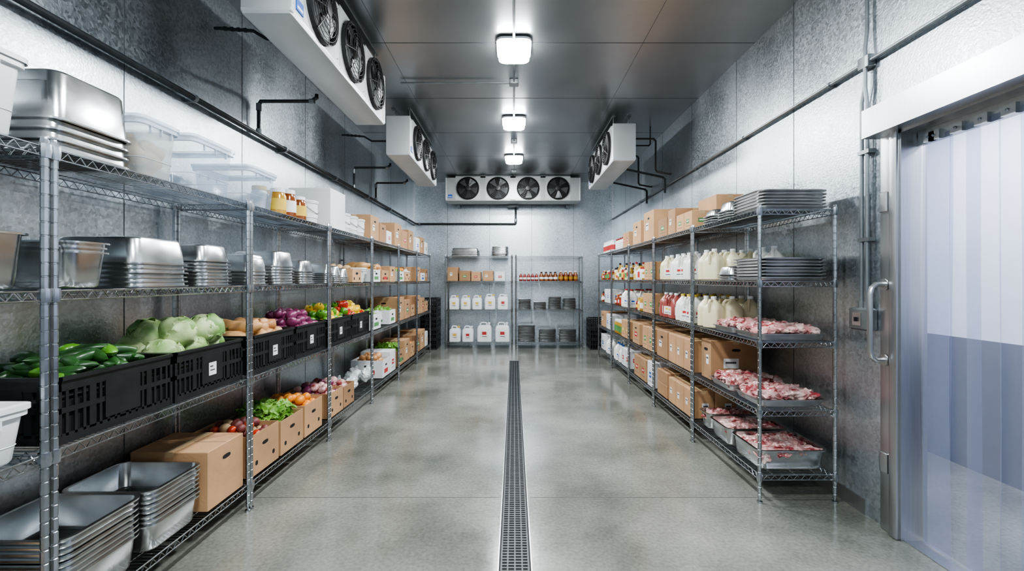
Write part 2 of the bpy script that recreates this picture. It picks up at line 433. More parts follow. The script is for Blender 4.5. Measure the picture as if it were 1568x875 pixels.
mb.tube([(px+.03,Y1-.05,pz),(.02,Y1-.05,pz),(.04,Y1-.05,pz+.02),(.04,Y1-.05,3.12)],.022,'pipe',10)
mb.tube([(px+.06,Y1-.05,pz),(px+.10,Y1-.05,pz)],.029,'conduit',10); mb.tube([(.04,Y1-.05,pz+.05),(.04,Y1-.05,pz+.11)],.03,'conduit',10)
for x in (-1.6,-.9,-.3): mb.box(x-.012,x+.012,Y1-.05,Y1-.0005,pz-.03,pz+.03,'conduit')
obj('refrigerant_pipe',mb)
mb=MB()
mb.tube([(0,0,0),(0,0,1.22)],.010,'conduit',8); mb.tube([(0,0,-.02),(0,0,.05)],.018,'conduit',8)
for z in (.3,.9): mb.box(-.026,.01,-.012,.012,z-.01,z+.01,'conduit')
obj('wall_conduit',mb,(XL+.027,6.0,1.45))

# right wall conduit
mb=MB(); cx=XR-.03; cz=2.86
mb.tube([(cx,Y0+.02,cz),(cx,Y1-.05,cz)],.013,'conduit',8)
for k in range(9): y=-.4+k*1.2; mb.tube([(cx,y-.012,cz),(cx,y+.012,cz)],.02,'conduit',8); mb.box(cx,XR-.0005,y-.01,y+.01,cz-.018,cz+.018,'conduit')
obj('wall_conduit',mb)
def rpipe(mb):
    mb.tube([(-.60,0,.50),(-.25,0,.50),(-.22,0,.47),(-.22,0,.06),(-.20,0,.03),(-.03,0,.0),(0,0,0)],.013,'copper',8)
    mb.tube([(-.60,.06,.42),(-.30,.06,.42),(-.28,.06,.44),(-.28,.06,.695)],.010,'copper',8)
    mb.tube([(-.60,.12,.09),(-.08,.12,-.02),(-.05,.12,-.05),(-.05,.12,-.25)],.016,'pipe',8)
put('suction_pipe',rpipe,(),(2.235,6.5,3.0))
put('suction_pipe',rpipe,(),(2.235,7.4,3.0))
mb=MB()
mb.tube([(0,0,1.34),(0,0,2.6),(-.012,0,2.70),(-.012,0,2.95),(0,0,3.06),(0,0,ZC-.001)],.012,'conduit',8)
mb.tube([(0,.045,1.34),(0,.045,2.62),(0,.018,2.72),(0,.013,2.84)],.012,'conduit',8)
mb.bbox(-.022,.029,-.035,.055,2.82,2.90,'conduit',.006)
for z in (1.75,2.3,3.3): mb.box(-.016,.029,-.03,.06,z-.012,z+.012,'conduit')
mb.bbox(-.045,.029,-.05,.10,1.18,1.32,'conduit',.01)
mb.tube([(-.0,0,1.31),(0,0,1.36)],.019,'conduit',10); mb.tube([(-.0,.045,1.31),(0,.045,1.36)],.019,'conduit',10)
mb.box(-.05,-.044,-.01,.06,1.21,1.29,'steel'); mb.box(-.062,-.048,.018,.032,1.235,1.262,'black')
obj('electrical_switch_box',mb,(XR-.03,2.86,0))

# ---------------------------------------------------------------- evaporators
def fan(mb, c, r, prot=.05):
    mb.M=Matrix.Translation(c)@Matrix.Rotation(math.pi/2,4,'Y')
    mb.lathe([(r*1.02,.0),(r*1.02,prot*.6),(r*.97,prot*.7),(r*.93,prot*.5),(r*.93,.002)],'black',n=32,cap0=False,cap1=False)
    mb.lathe([(r*.93,.002),(r*.92,.003)],'dark',n=32)
    mb.lathe([(r*.24,.005),(r*.24,prot*.5),(r*.15,prot*.62)],'fanblade',n=16)
    for k in range(5):
        a0=k*2*math.pi/5; vs=[]
        for (rad,da,zz) in ((.22,-.25,.012),(.22,.30,.03),(.55,.42,.032),(.9,.40,.03),(.9,-.30,.008),(.55,-.22,.010)):
            vs.append((r*rad*math.cos(a0+da),r*rad*math.sin(a0+da),zz*prot/.05))
        mb.add(vs,[(0,1,2,5),(5,2,3,4)],'blade')
    for q in (.2,.34,.48,.62,.76,.9,1.0):
        pts=[(r*q*math.cos(2*math.pi*i/24),r*q*math.sin(2*math.pi*i/24),prot*(1.25-.5*q*q)) for i in range(24)]
        mb.tube(pts,.0028,'black',4,True)
    for k in range(8):
        a=k*math.pi/4+.2
        mb.tube([(r*q*math.cos(a),r*q*math.sin(a),prot*(1.25-.5*q*q)) for q in (.05,.5,1.0)]+[(r*1.03*math.cos(a),r*1.03*math.sin(a),0)],.0032,'black',4)
    mb.lathe([(r*.2,prot*1.2),(r*.2,prot*1.3),(r*.12,prot*1.35)],'black',n=16)
    mb.M=None
def evap(mb, L, D, H, fans, r, hang):
    hx=D/2; hy=L/2
    mb.bbox(-hx,hx,-hy+.02,hy-.02,.03,H,'unit',.008)
    mb.bbox(-hx-.003,hx+.006,-hy,-hy+.03,.02,H+.003,'unit',.006)
    mb.bbox(-hx-.003,hx+.006,hy-.03,hy,.02,H+.003,'unit',.006)
    mb.rloft([(0,hx*.86,hy-.05,.01),(.012,hx*.98,hy-.005,.012),(.04,hx+.005,hy+.004,.012),(.045,hx+.005,hy+.004,.012)],'unit',seg=2)
    mb.box(-hx-.004,-hx+.0,-hy+.06,hy-.06,.07,H-.04,'fins')
    k=-hy+.07
    while k<hy-.07: mb.box(-hx-.010,-hx-.003,k,k+.004,.07,H-.04,'fins'); k+=.03
    for y in fans: 
        mb.box(hx-.002,hx+.003,y-r*1.12,y+r*1.12,H*.54-r*1.08,H*.54+r*1.08,'unit'); fan(mb,(hx+.003,y,H*.54),r)
    for y in [(-hy+.02)]+[(fans[i]+fans[i+1])/2 for i in range(len(fans)-1)]+[hy-.02]:
        for z in (.08,H-.05): mb.blob((hx+.006,y,z),(.004,.006,.006),'conduit',sub=1)
    mb.box(hx,hx+.0075,-hy+.06,-hy+.15,.07,.14,'blue'); mb.box(hx,hx+.008,-hy+.07,-hy+.14,.085,.10,'label')
    for s1 in (-1,1):
        for s2 in (-1,1):
            mb.tube([(s1*hx*.7,s2*hy*.8,H-.01),(s1*hx*.7,s2*hy*.8,H+hang)],.006,'conduit',6)
            mb.box(s1*hx*.7-.02,s1*hx*.7+.02,s2*hy*.8-.03,s2*hy*.8+.03,H,H+.006,'conduit')
        mb.box(s1*hx*.7-.02,s1*hx*.7+.02,-hy*.85,hy*.85,H+hang-.012,H+hang,'conduit')
ZU=3.05
args=(1.95,.293,.50,(-.57,.02,.61),.222,ZC-ZU-.50-.0005)
put('evaporator_fan_unit',evap,args,(-1.453,3.65,ZU))
put('evaporator_fan_unit',evap,args,(-1.453,6.70,ZU))
put('evaporator_fan_unit',evap,args,(1.453,6.98,ZU),math.pi)
put('evaporator_wall_unit',evap,(2.86,.42,.50,(-.951,-.317,.317,.951),.235,.0495),(-.02,9.86,3.15),-math.pi/2)
mb=MB(); mb.bbox(-.12,.12,0,.16,0,.03,'conduit',.004); 
for x in (-1.2,1.2): mb.box(x-.03,x+.03,.05,.2995,.0,.045,'conduit')
obj('evaporator_wall_bracket',mb,(-.02,10.05,3.10))

# ---------------------------------------------------------------- wire racks
def rack(mb, L, D, levels, H):
    hx,hy=D/2-.013,L/2-.013
    for sx in (-1,1):
        for sy in (-1,1):
            prof=[(.006,0),(.018,.0),(.018,.012),(.006,.016),(.006,.03),(.0125,.032)]; z=.06
            while z<H-.02:
                prof+= [(.0128,z-.004),(.0108,z-.002),(.0108,z+.002),(.0128,z+.004)]; z+=.05
            prof+=[(.0128,H-.01),(.010,H)]
            mb.lathe(prof,'wire',sx*hx,sy*hy,n=8)
            for lv in levels:
                mb.lathe([(.018,lv-.045),(.021,lv-.02),(.019,lv+.006)],'wire',sx*hx,sy*hy,n=10)
    def rod(a,b,r,n=4): mb.tube([a,b],r,'wire',n)
    for lv in levels:
        zt=lv-.004; zb=lv-.038
        for sx in (-1,1):
            x=sx*(hx)
            rod((x,-hy,zt),(x,hy,zt),.0038,6); rod((x,-hy,zb),(x,hy,zb),.0034,6)
            nz=int(2*hy/.05)*2; pts=[]
            for i in range(nz+1): pts.append((x,-hy+2*hy*i/nz, zb if i%2 else zt-.004))
            mb.tube(pts,.0024,'wire',4)
        for sy in (-1,1):
            y=sy*hy
            rod((-hx,y,zt),(hx,y,zt),.0038,6); rod((-hx,y,zb),(hx,y,zb),.0034,6)
            nz=int(2*hx/.05)*2
            mb.tube([(-hx+2*hx*i/nz,y,zb if i%2 else zt-.004) for i in range(nz+1)],.0024,'wire',4)
        for q in (-.5,0,.5): rod((q*2*hx*.6,-hy,zt-.006),(q*2*hx*.6,hy,zt-.006),.003)
        y=-hy+.025
        while y<hy-.01: rod((-hx,y,lv-.0025),(hx,y,lv-.0025),.0020); y+=.025
LL=(.175,.86,1.46,1.99); LR=(.19,.62,1.08,1.49,1.975); LB=(.14,.84,1.46,2.0)
XLc=-1.955; XRc=1.90
for k in range(-1,6): put('wire_shelving_rack',rack,(1.272,.50,LL,2.02),(XLc,1.69+1.28*(k+.5),0))
for k in range(5): put('wire_shelving_rack',rack,(1.162,.53,LR,2.0),(XRc,3.05+1.17*(k+.5),0))
for x in (-.755,.755): put('wire_shelving_rack',rack,(1.45,.48,LB,2.03),(x,10.05,0),math.pi/2)

# ---------------------------------------------------------------- item builders (base centre origin)
def pan(mb,w,l,d,z0,m,inv=False,r=.045,fl=.016,cx=0,cy=0):
    hx,hy=w/2,l/2
    ks=[(0,fl+.030,r*.8),(.004,fl+.018,r),(.014,fl+.012,r),(d-.004,fl,r),(d-.007,0,r+fl),(d,0,r+fl),(d,fl+.001,r),(.015,fl+.013,r),(.006,fl+.02,r),(.003,fl+.032,r*.8)]
    if d<.05: ks=[(0,fl+.016,r*.8),(.003,fl+.008,r),(d-.004,fl,r),(d-.006,0,r+fl),(d,0,r+fl),(d,fl+.001,r),(.004,fl+.010,r),(.002,fl+.017,r*.8)]
    rings=[((z0+d-z) if inv else (z0+z),hx-i,hy-i,rad) for z,i,rad in ks]
    mb.rloft(rings,m,cx,cy,4)
def pstack(mb,w,l,d,n,g,inv,m):
    q=random.Random(int(w*1000+l*777+n*31))
    for i in range(n): pan(mb,w,l,d,i*g,m,inv,cx=q.uniform(-.004,.004),cy=q.uniform(-.004,.004))
def lidstack(mb,w,l,n):
    q=random.Random(n)
    for i in range(n): mb.rloft([(i*.022,w/2-.012,l/2-.012,.02),(i*.022+.006,w/2,l/2,.03),(i*.022+.012,w/2,l/2,.03),(i*.022+.018,w/2-.012,l/2-.012,.02)],'pan' if i%3 else 'sheet',q.uniform(-.006,.006),q.uniform(-.006,.006))
def bin_(mb,w,l,h,m,lid,fill):
    a,b=w/2,l/2; rim='rimc' if m in ('clearb','milky','clear') else m
    mb.rloft([(0,a-.035,b-.035,.03),(.01,a-.028,b-.028,.035),(h-.03,a-.012,b-.012,.035)],m,seg=4,cap1=False)
    mb.rloft([(h-.03,a-.012,b-.012,.035),(h-.028,a,b,.04),(h,a,b,.04),(h,a-.014,b-.014,.035),(h-.03,a-.0145,b-.0145,.035)],rim,seg=4,cap0=False,cap1=False)
    if m=='plasw': mb.rloft([(h-.03,a-.0145,b-.0145,.035),(.015,a-.032,b-.032,.03)],m,seg=4,cap0=False)
    mb.rloft([(h*.32-.002,a-.0225,b-.0225,.035),(h*.32,a-.020,b-.020,.036),(h*.32+.002,a-.0215,b-.0215,.035)],rim,seg=4,cap0=False,cap1=False)
    for k in (-.5,0,.5):
        for s in (-1,1): mb.box(min(s*(a-.012),s*(a-.001)),max(s*(a-.012),s*(a-.001)),b*k-.003,b*k+.003,h-.06,h-.028,rim)
    if lid:
        mb.rloft([(h-.008,a+.006,b+.006,.04),(h+.01,a+.006,b+.006,.04),(h+.014,a-.01,b-.01,.035)],rim,seg=4,cap0=False,cap1=False)
        mb.rloft([(h+.014,a-.01,b-.01,.035),(h+.010,a-.03,b-.03,.03)],lid,seg=4,cap0=False)
    if fill:
        q=random.Random(5); 
        for i in range(34):
            mb.blob((q.uniform(-a+.075,a-.075),q.uniform(-b+.07,b-.07),.05+q.random()*h*.5),(.04,.04,.035),fill,(q.random()*3,q.random()*3,0),.2,1.5,i)
def bucket(mb,r,h,m='plasw',lb=None):
    mb.lathe([(r*.86,0),(r*.88,.005),(r*.97,h*.88),(r*1.03,h*.89),(r*1.03,h*.93),(r*.98,h*.93),(r*1.04,h*.95),(r*1.04,h),(r*.95,h+.004),(r*.9,h-.004)],m,n=20)
    pts=[(r*1.02*math.sin(t),r*1.06*math.cos(t), h*.9-h*.45*math.sin(t)) for t in [math.pi*i/10 for i in range(11)]]
    mb.tube(pts,.003,'wire',4)
    if lb: mb.lathe([(r*.945,h*.25),(r*.975,h*.65)],lb,n=20,cap0=False,cap1=False)
def jar(mb,r,h,body,cap,lb):
    mb.lathe([(r*.9,0),(r,.008),(r,h*.72),(r*.8,h*.84),(r*.78,h*.86)],body,n=16)
    mb.lathe([(r*.84,h*.85),(r*.84,h*.99),(r*.76,h)],cap,n=16)
    mb.lathe([(r*1.01,h*.18),(r*1.01,h*.6)],lb,n=16,cap0=False,cap1=False)
def jargroup(mb,nx,ny,r,h,body,cap,lb,sp):
    for i in range(nx):
        for j in range(ny):
            mb.M=Matrix.Translation(((i-(nx-1)/2)*sp,(j-(ny-1)/2)*sp,0)); jar(mb,r,h,body,cap,lb)
    mb.M=None
def bottle(mb,r,h,body,cap,lb):
    mb.lathe([(r*.9,0),(r,.006),(r,h*.55),(r*.85,h*.66),(r*.38,h*.80),(r*.34,h*.90)],body,n=12)
    mb.lathe([(r*.42,h*.89),(r*.42,h*.99),(r*.3,h)],cap,n=10)
    mb.lathe([(r*1.02,h*.20),(r*1.02,h*.44)],lb,n=12,cap0=False,cap1=False)
def bottles(mb,nx,ny,r,h,body,cap,lb,sp):
    for i in range(nx):
        for j in range(ny):
            mb.M=Matrix.Translation(((i-(nx-1)/2)*sp,(j-(ny-1)/2)*sp,0)); bottle(mb,r,h,body,cap,lb)
    mb.M=None
def mixed(mb,seed,ny):
    q=random.Random(seed)
    for j in range(ny):
        kind=q.choice((0,1,2)); body=q.choice(('redsauce','amber','oil','plasw','jugy')); cap=q.choice(('plasw','black','red','yel')); lb=q.choice(('label','label','yel','grn','red')); h=q.uniform(.16,.27)
        for i in range(4):
            mb.M=Matrix.Translation(((i-1.5)*.104,(j-(ny-1)/2)*.104,0))
            if kind==0: jar(mb,.046,h*.75,body,cap,lb)
            else: bottle(mb,.042,h,body,cap,lb)
    mb.M=None
def jug1(mb,m,cap,lb):
    mb.rloft([(0,.062,.062,.03),(.008,.072,.072,.03),(.15,.072,.072,.03),(.185,.064,.064,.04),(.215,.042,.042,.035),(.238,.022,.022,.02),(.25,.019,.019,.018)],m,seg=4)
    mb.lathe([(.022,.248),(.022,.268),(.018,.27)],cap,n=14)
    mb.tube([(.022,0,.235),(.055,0,.236),(.072,0,.215),(.074,0,.17),(.068,0,.14)],.011,m,8)
    if lb:
        for a in range(4):
            mb.M=(mb._base@Matrix.Rotation(a*math.pi/2,4,'Z')); mb.box(.0715,.0735,-.042,.042,.04,.125,'label'); mb.box(.0725,.0742,-.022,.022,.085,.108,lb); mb.box(.0725,.0742,-.03,.03,.055,.062,'ink')
        mb.M=mb._base
def jugs(mb,nx,ny,m,cap,lb):
    for i in range(nx):
        for j in range(ny):
            mb._base=Matrix.Translation(((i-(nx-1)/2)*.158,(j-(ny-1)/2)*.158,0))@Matrix.Rotation(((i*7+j*3)%5)*.3,4,'Z'); mb.M=mb._base; jug1(mb,m,cap,lb)
    mb.M=None
def jerry(mb,w,l,h,lb):
    a,b=w/2,l/2
    mb.rloft([(0,a-.012,b-.012,.03),(.012,a,b,.035),(h*.70,a,b,.035),(h*.80,a*.9,b*.9,.035),(h*.86,a*.6,b*.62,.03)],'plasw',seg=4)
    mb.tube([(0,-b*.62,h*.80),(0,-b*.6,h*.93),(0,-b*.4,h*.985),(0,b*.12,h*.985),(0,b*.3,h*.95),(0,b*.32,h*.83)],.016,'plasw',8)
    mb.lathe([(.024,h*.84),(.024,h*.92)],'plasw',0,b*.62,n=12); mb.lathe([(.029,h*.90),(.029,h*.985),(.025,h)],'plasw' if lb!='yel' else 'yel',0,b*.62,n=12)
    for s in (-1,1):
        mb.box(s*a-.0015,s*a+.0015,-b*.5,b*.5,h*.2,h*.58,'label'); mb.box(s*a-.0022,s*a+.0022,-b*.3,b*.3,h*.38,h*.54,lb)
        mb.box(s*a-.0028,s*a+.0028,-b*.32,b*.32,h*.28,h*.31,'ink')
def cbox(mb,w,l,h,m='card',lab=1,hole=1):
    a,b=w/2,l/2
    mb.bbox(-a,a,-b,b,0,h,m,.004)
    if m!='wbox': mb.box(-.025,.025,-b-.001,b+.001,h-.03,h+.001,'tape')
    mb.box(-a+.003,a-.003,-.0015,.0015,h-.001,h+.0008,'ink')
    for s in (-1,1):
        if lab==1:
            mb.box(s*a-.0012,s*a+.0012,-b*.55,-b*.05,h*.38,h*.62,'label'); mb.box(s*a-.0018,s*a+.0018,-b*.5,-b*.1,h*.52,h*.56,'ink')
            mb.box(-a*.5,a*.1,s*b-.0012,s*b+.0012,h*.3,h*.55,'label'); mb.box(-a*.42,a*.0,s*b-.0018,s*b+.0018,h*.42,h*.47,'ink')
        if lab>=2:
            c=('grn','red','blue','yel')[lab-2]
            mb.box(s*a-.0012,s*a+.0012,-b*.35,b*.35,h*.35,h*.58,c); mb.box(-a*.4,a*.4,s*b-.0012,s*b+.0012,h*.35,h*.58,c)
            mb.box(s*a-.0018,s*a+.0018,-b*.25,b*.25,h*.44,h*.5,'label'); mb.box(-a*.3,a*.3,s*b-.0018,s*b+.0018,h*.44,h*.5,'label')
            mb.box(s*a-.0012,s*a+.0012,-b*.6,b*.6,h*.2,h*.215,'ink')
        if hole:
            handhole(mb,s*a,0,h*.76,0); handhole(mb,0,s*b,h*.76,1)
def handhole(mb,x,y,z,ax,w=.04,hh=.013):
    vs=[];n=14
    for t in (-.0016,.0016):
        for i in range(n):
            a=2*math.pi*i/n; u=w*max(-1,min(1,1.25*math.cos(a)))*.9; v=hh*math.sin(a)
            vs.append((x+t,y+u,z+v) if ax==0 else (x+u,y+t,z+v))
    fs=[tuple(range(n)),tuple(range(2*n-1,n-1,-1))]+[(i,(i+1)%n,n+(i+1)%n,n+i) for i in range(n)]
    mb.add(vs,fs,'dark')
def bxs(mb,nx,ny,nz,w,l,h,m,lab):
    q=random.Random(nx*9+ny*5+nz)
    for i in range(nx):
        for j in range(ny):
            for k in range(nz):
                mb.M=Matrix.Translation(((i-(nx-1)/2)*(w+.006)+q.uniform(-.002,.002),(j-(ny-1)/2)*(l+.006),k*(h+.001))); cbox(mb,w-.002,l-.002,h,m,lab,0)
    mb.M=None

# produce items
def it_cuc(mb,x,y,z,q,i):
    L=q.uniform(.07,.095); g=q.random()<.72
    x=max(-.10,min(.10,x)); y=max(-.17,min(.17,y))
    mb.blob((x,y,z),(L,.026,.026) if g else (L*.75,.032,.030),'cuc' if g else 'pepg',(q.uniform(-.2,.2),q.uniform(-.25,.25),q.uniform(-.6,.6)+ (1.2 if i%3==0 else 0)),.14,1.2,i)
def it_cab(mb,x,y,z,q,i):
    r=q.uniform(.080,.100); r0=(q.random(),q.random(),q.random()*6)
    mb.blob((x,y,z),(r,r,r*.88),'cab',r0,.10,2.0,i,3)
    for k in range(6):
        a=k*1.05+q.random()*.7; e=q.uniform(-.35,.7)
        n=Vector((math.cos(a)*math.cos(e),math.sin(a)*math.cos(e),math.sin(e)))
        rot=n.to_track_quat('Z','Y').to_euler()
        rl=r*q.uniform(.70,.88); ph=q.random()*6
        def leaf(v,p):
            d=(v.x**2+v.y**2)**.5; th=math.atan2(v.y,v.x); s=min(1,d)
            zc=r*(1.05-.44*s*s)+.13*r*s*s*s*math.sin(6*th+ph)+.025*r*math.cos(12*th)*s
            return Vector((v.x*rl,v.y*rl,zc+v.z*.0035))
        mb.blob((x,y,z),(1,1,1),'cab' if k%3 else 'cabl',rot,0,1,i,3,leaf)
def it_pep(mats):
    def f(mb,x,y,z,q,i):
        r=q.uniform(.038,.048)
        def fn(v,p):
            a=math.atan2(v.y,v.x); k=1+.12*math.cos(4*a)*(1-abs(v.z))-.25*max(0,v.z-.75)
            return Vector((p.x*k,p.y*k,p.z*(1-.3*max(0,1-((v.x**2+v.y**2)**.5)*3)*(1 if v.z>0 else 0))))
        rot=(q.uniform(-1.3,1.3),q.uniform(-1,1),q.random()*6)
        mb.blob((x,y,z),(r,r,r*1.15),q.choice(mats),rot,.06,2,i,2,fn)
        d=Euler(rot).to_matrix()@Vector((0,0,1)); c=Vector((x,y,z))
        mb.tube([c+d*r*.75,c+d*r*1.35],.005,'stem',5)
    return f
def it_round(m,r0,r1,tip=None,sq=1.0):
    def f(mb,x,y,z,q,i):
        r=q.uniform(r0,r1); rot=(q.uniform(-1,1),q.uniform(-1,1),q.random()*6)
        def fn(v,p): return Vector((p.x,p.y,p.z*(1+.35*max(0,v.z-.8)*4))) if tip else p
        mb.blob((x,y,z),(r,r,r*sq),q.choice(m) if isinstance(m,tuple) else m,rot,.07,1.6,i,2,fn)
    return f
def it_squash(mb,x,y,z,q,i):
    a=q.uniform(-.6,.6)+ (3.1 if i%2 else 0)
    x=max(-.08,min(.08,x))
    def fn(v,p):
        t=v.x
        k=1.0 if t<-.1 else max(.58,1-.75*(t+.1))
        return Vector((p.x,p.y*k,p.z*k+(.008*t*t)))
    mb.blob((x,y,z),(.118,.052,.052),'squash',(0,q.uniform(-.15,.15),a),.05,1.2,i,3,fn)
    c=Vector((x,y,z)); d=Vector((math.cos(a),math.sin(a),0)); mb.tube([c+d*.108,c+d*.132],.007,'stem',5)
def it_let(mb,x,y,z,q,i):
    r=q.uniform(.05,.075); mb.blob((x,y,z),(r,r,r*.7),'let',(q.random(),q.random(),q.random()*6),.55,2.8,i,3)
    for k in range(3):
        a=q.random()*6.28
        def leaf(v,p): return Vector((p.x,p.y,p.z*.1+.014*math.sin(6*math.atan2(v.y,v.x)+i)*(v.x**2+v.y**2)))
        mb.blob((x+.03*math.cos(a),y+.03*math.sin(a),z+r*.35),(r,r*.6,r*.4),'let',(q.uniform(-.7,.7),q.uniform(-.7,.7),a),.2,3,i+k,2,leaf)
def it_bag(mb,x,y,z,q,i):
    r=q.uniform(.072,.088); mb.blob((x,y,z),(r,r,r*.8),'bag',(q.random(),q.random(),q.random()*6),.40,2.4,i,3)
    mb.blob((x,y,z+r*.8),(.022,.022,.045),'bag',(q.uniform(-.4,.4),q.uniform(-.4,.4),0),.5,3,i)
ITEMS={
 'cuc':(it_cuc,.06,.026), 'cab':(it_cab,.18,.10), 'squash':(it_squash,.11,.05),
 'onion':(it_round('onion',.038,.048,True,.95),.080,.044), 'ronion':(it_round('ronion',.036,.044,True,.95),.076,.04),
 'mixpep':(it_pep(('pepy','pepg','pepy','pepg')),.084,.044), 'redpep':(it_pep(('pepr','pepr','pepg','tomato')),.082,.044),
 'ygpep':(it_pep(('pepy','pepr','pepy')),.082,.044),
 'potato':(it_round('potato',.036,.046,False,.75),.075,.036),
 'orange':(it_round('orange',.037,.041),.078,.04),'tomato':(it_round('tomato',.032,.038,False,.85),.07,.034),
 'beet':(it_round(('beet','beet','potato','tomato'),.028,.042),.068,.036),
 'let':(it_let,.105,.055),'bag':(it_bag,.14,.098),'meatball':(it_round(('meat','meat2','ronion'),.034,.05,False,.8),.075,.04)}
def pile(mb,a,b,z,h,kind,seed=1,kind2=None):
    q=random.Random(seed); i=seed*50; base,step,r=ITEMS[kind]
    zz=z; lay=0
    while zz<z+h+.001:
        sh=1-.2*lay
        na=max(1,int(2*a*sh/step)); nb=max(1,int(2*b*sh/step))
        if lay and kind=='cab': na,nb=2,2
        for u in range(na):
            for w in range(nb):
                x=(u-(na-1)/2)*step+q.uniform(-.2,.2)*step; y=(w-(nb-1)/2)*step+q.uniform(-.2,.2)*step
                fn=base
                if kind2 and (y>-.02): fn=ITEMS[kind2][0]
                x=max(-a+r,min(a-r,x)); y=max(-b+r,min(b-r,y))
                fn(mb,x,y,zz+q.uniform(-.012,.012)+.03*(1-(x/a)**2)*(1-(y/b)**2),q,i); i+=1
                if kind2 and y>-.02:
                    for _ in range(2): fn(mb,max(-a+r,min(a-r,x+q.uniform(-.06,.06))),min(b-r,y+q.uniform(.03,.06)),zz+q.uniform(0,.03),q,i)
        zz+=r*(1.25 if kind!='cab' else 1.0); lay+=1
def crate(mb,w,l,h,kind,seed,kind2=None,ph=.05,tag=1):
    a,b=w/2,l/2; t=.008; m='black'
    mb.box(-a+.01,a-.01,-b+.01,b-.01,0,.012,m)
    for s in (-1,1):
        for (z0,z1,o) in ((0,.04,0),(h*.46,h*.54,.001),(h-.055,h-.012,.001),(h-.014,h,.010)):
            mb.box(min(s*a,s*(a-t))-(o if s<0 else 0),max(s*a,s*(a-t))+(o if s>0 else 0),-b-o,b+o,z0,z1,m)
            mb.box(-a-o,a+o,min(s*b,s*(b-t))-(o if s<0 else 0),max(s*b,s*(b-t))+(o if s>0 else 0),z0,z1,m)
        n=int(l/.036)
        for i in range(n+1):
            y=-b+(i)*l/n; wd=.012 if i%4 else .03
            mb.box(min(s*a,s*(a-.006)),max(s*a,s*(a-.006)),max(-b,y-wd/2),min(b,y+wd/2),.03,h-.03,m)
        n=int(w/.036)
        for i in range(n+1):
            x=-a+i*w/n; wd=.012 if i%4 else .03
            mb.box(max(-a,x-wd/2),min(a,x+wd/2),min(s*b,s*(b-.006)),max(s*b,s*(b-.006)),.03,h-.03,m)
        mb.box(s*a-.003,s*a+.003,-.09,.09,.05,h-.05,m); mb.box(-.08,.08,s*b-.003,s*b+.003,.05,h-.05,m)
        if tag:
            mb.box(s*a-.0042,s*a+.0042,-.034,.030,h*.34,h*.62,'label'); mb.box(s*a-.0048,s*a+.0048,-.024,.015,h*.44,h*.465,'ink'); mb.box(s*a-.0048,s*a+.0048,-.024,.0,h*.52,h*.55,'ink')
        for sy in (-1,1): mb.box(s*a-.012 if s>0 else s*a-.001,s*a+.001 if s>0 else s*a+.012,sy*b-.012 if sy>0 else sy*b-.001,sy*b+.001 if sy>0 else sy*b+.012,0,h,m)
    mb.box(-a+.012,a-.012,-b+.012,b-.012,.012,h*.62,'dark')
    pile(mb,a-.015,b-.015,h-.045,ph,kind,seed,kind2)
def openbox(mb,w,l,h,kind,seed,m='card',ph=.05,lab=0):
    a,b=w/2,l/2; t=.006
    mb.box(-a,a,-b,b,0,.006,m); mb.box(-a,-a+t,-b,b,0,h,m); mb.box(a-t,a,-b,b,0,h,m); mb.box(-a+t,a-t,-b,-b+t,0,h,m); mb.box(-a+t,a-t,b-t,b,0,h,m)
    for s in (-1,1):
        handhole(mb,s*a,0,h*.68,0); handhole(mb,0,s*b,h*.68,1)
        if m!='wbox':
            for k in (-.6,.6): handhole(mb,s*a,b*k,h*.3,0,.016,.016)
        if lab:
            c=('grn','red','blue','yel')[lab-1]
            mb.box(s*a-.0012,s*a+.0012,-b*.5,b*.5,h*.22,h*.46,c); mb.box(-a*.5,a*.5,s*b-.0012,s*b+.0012,h*.22,h*.46,c)
    mb.box(-a+t,a-t,-b+t,b-t,.006,h*.6,'cardd')
    pile(mb,a-.012,b-.012,h-.05,ph,kind,seed)
def meattray(mb,w,l,d,seed,deep):
    pan(mb,w,l,d,0,'sheet' if not deep else 'pan'); q=random.Random(seed); zz=d*.55 if deep else d*.75
    if deep: mb.box(-w/2+.05,w/2-.05,-l/2+.05,l/2-.05,.01,d*.5,'meat')
    for i in range(7):
        for j in range(5):
            x=(i-3)/3*(w/2-.075)+q.uniform(-.015,.015); y=(j-2)/2*(l/2-.07)+q.uniform(-.015,.015)
            hh=.03*(1-(x/(w/2))**2)+.016
            def fn(v,p): 
                return Vector((p.x,p.y,p.z+.010*noise.noise(v*5+Vector((seed,i,j)))))
            mb.blob((x,y,zz+hh*.5+q.uniform(0,.018)),(q.uniform(.042,.075),q.uniform(.03,.05),q.uniform(.02,.038)),'meat' if q.random()<.5 else 'meat2',(q.uniform(-.35,.35),q.uniform(-.35,.35),q.random()*6),.6,1.9,seed*40+i*5+j,3,fn)
def bags(mb,w,l):
    pile(mb,w/2,l/2,.08,.12,'bag',3)

e=.003
def PL(name,fn,args,y,lv,w,inset=.035,rz=0):
    return put(name,fn,args,(-1.71-inset-w/2,y,LL[lv]+e),rz)
def PR(name,fn,args,y,lv,w,inset=.028,rz=math.pi):
    return put(name,fn,args,(1.636+inset+w/2,y,LR[lv]+e),rz)

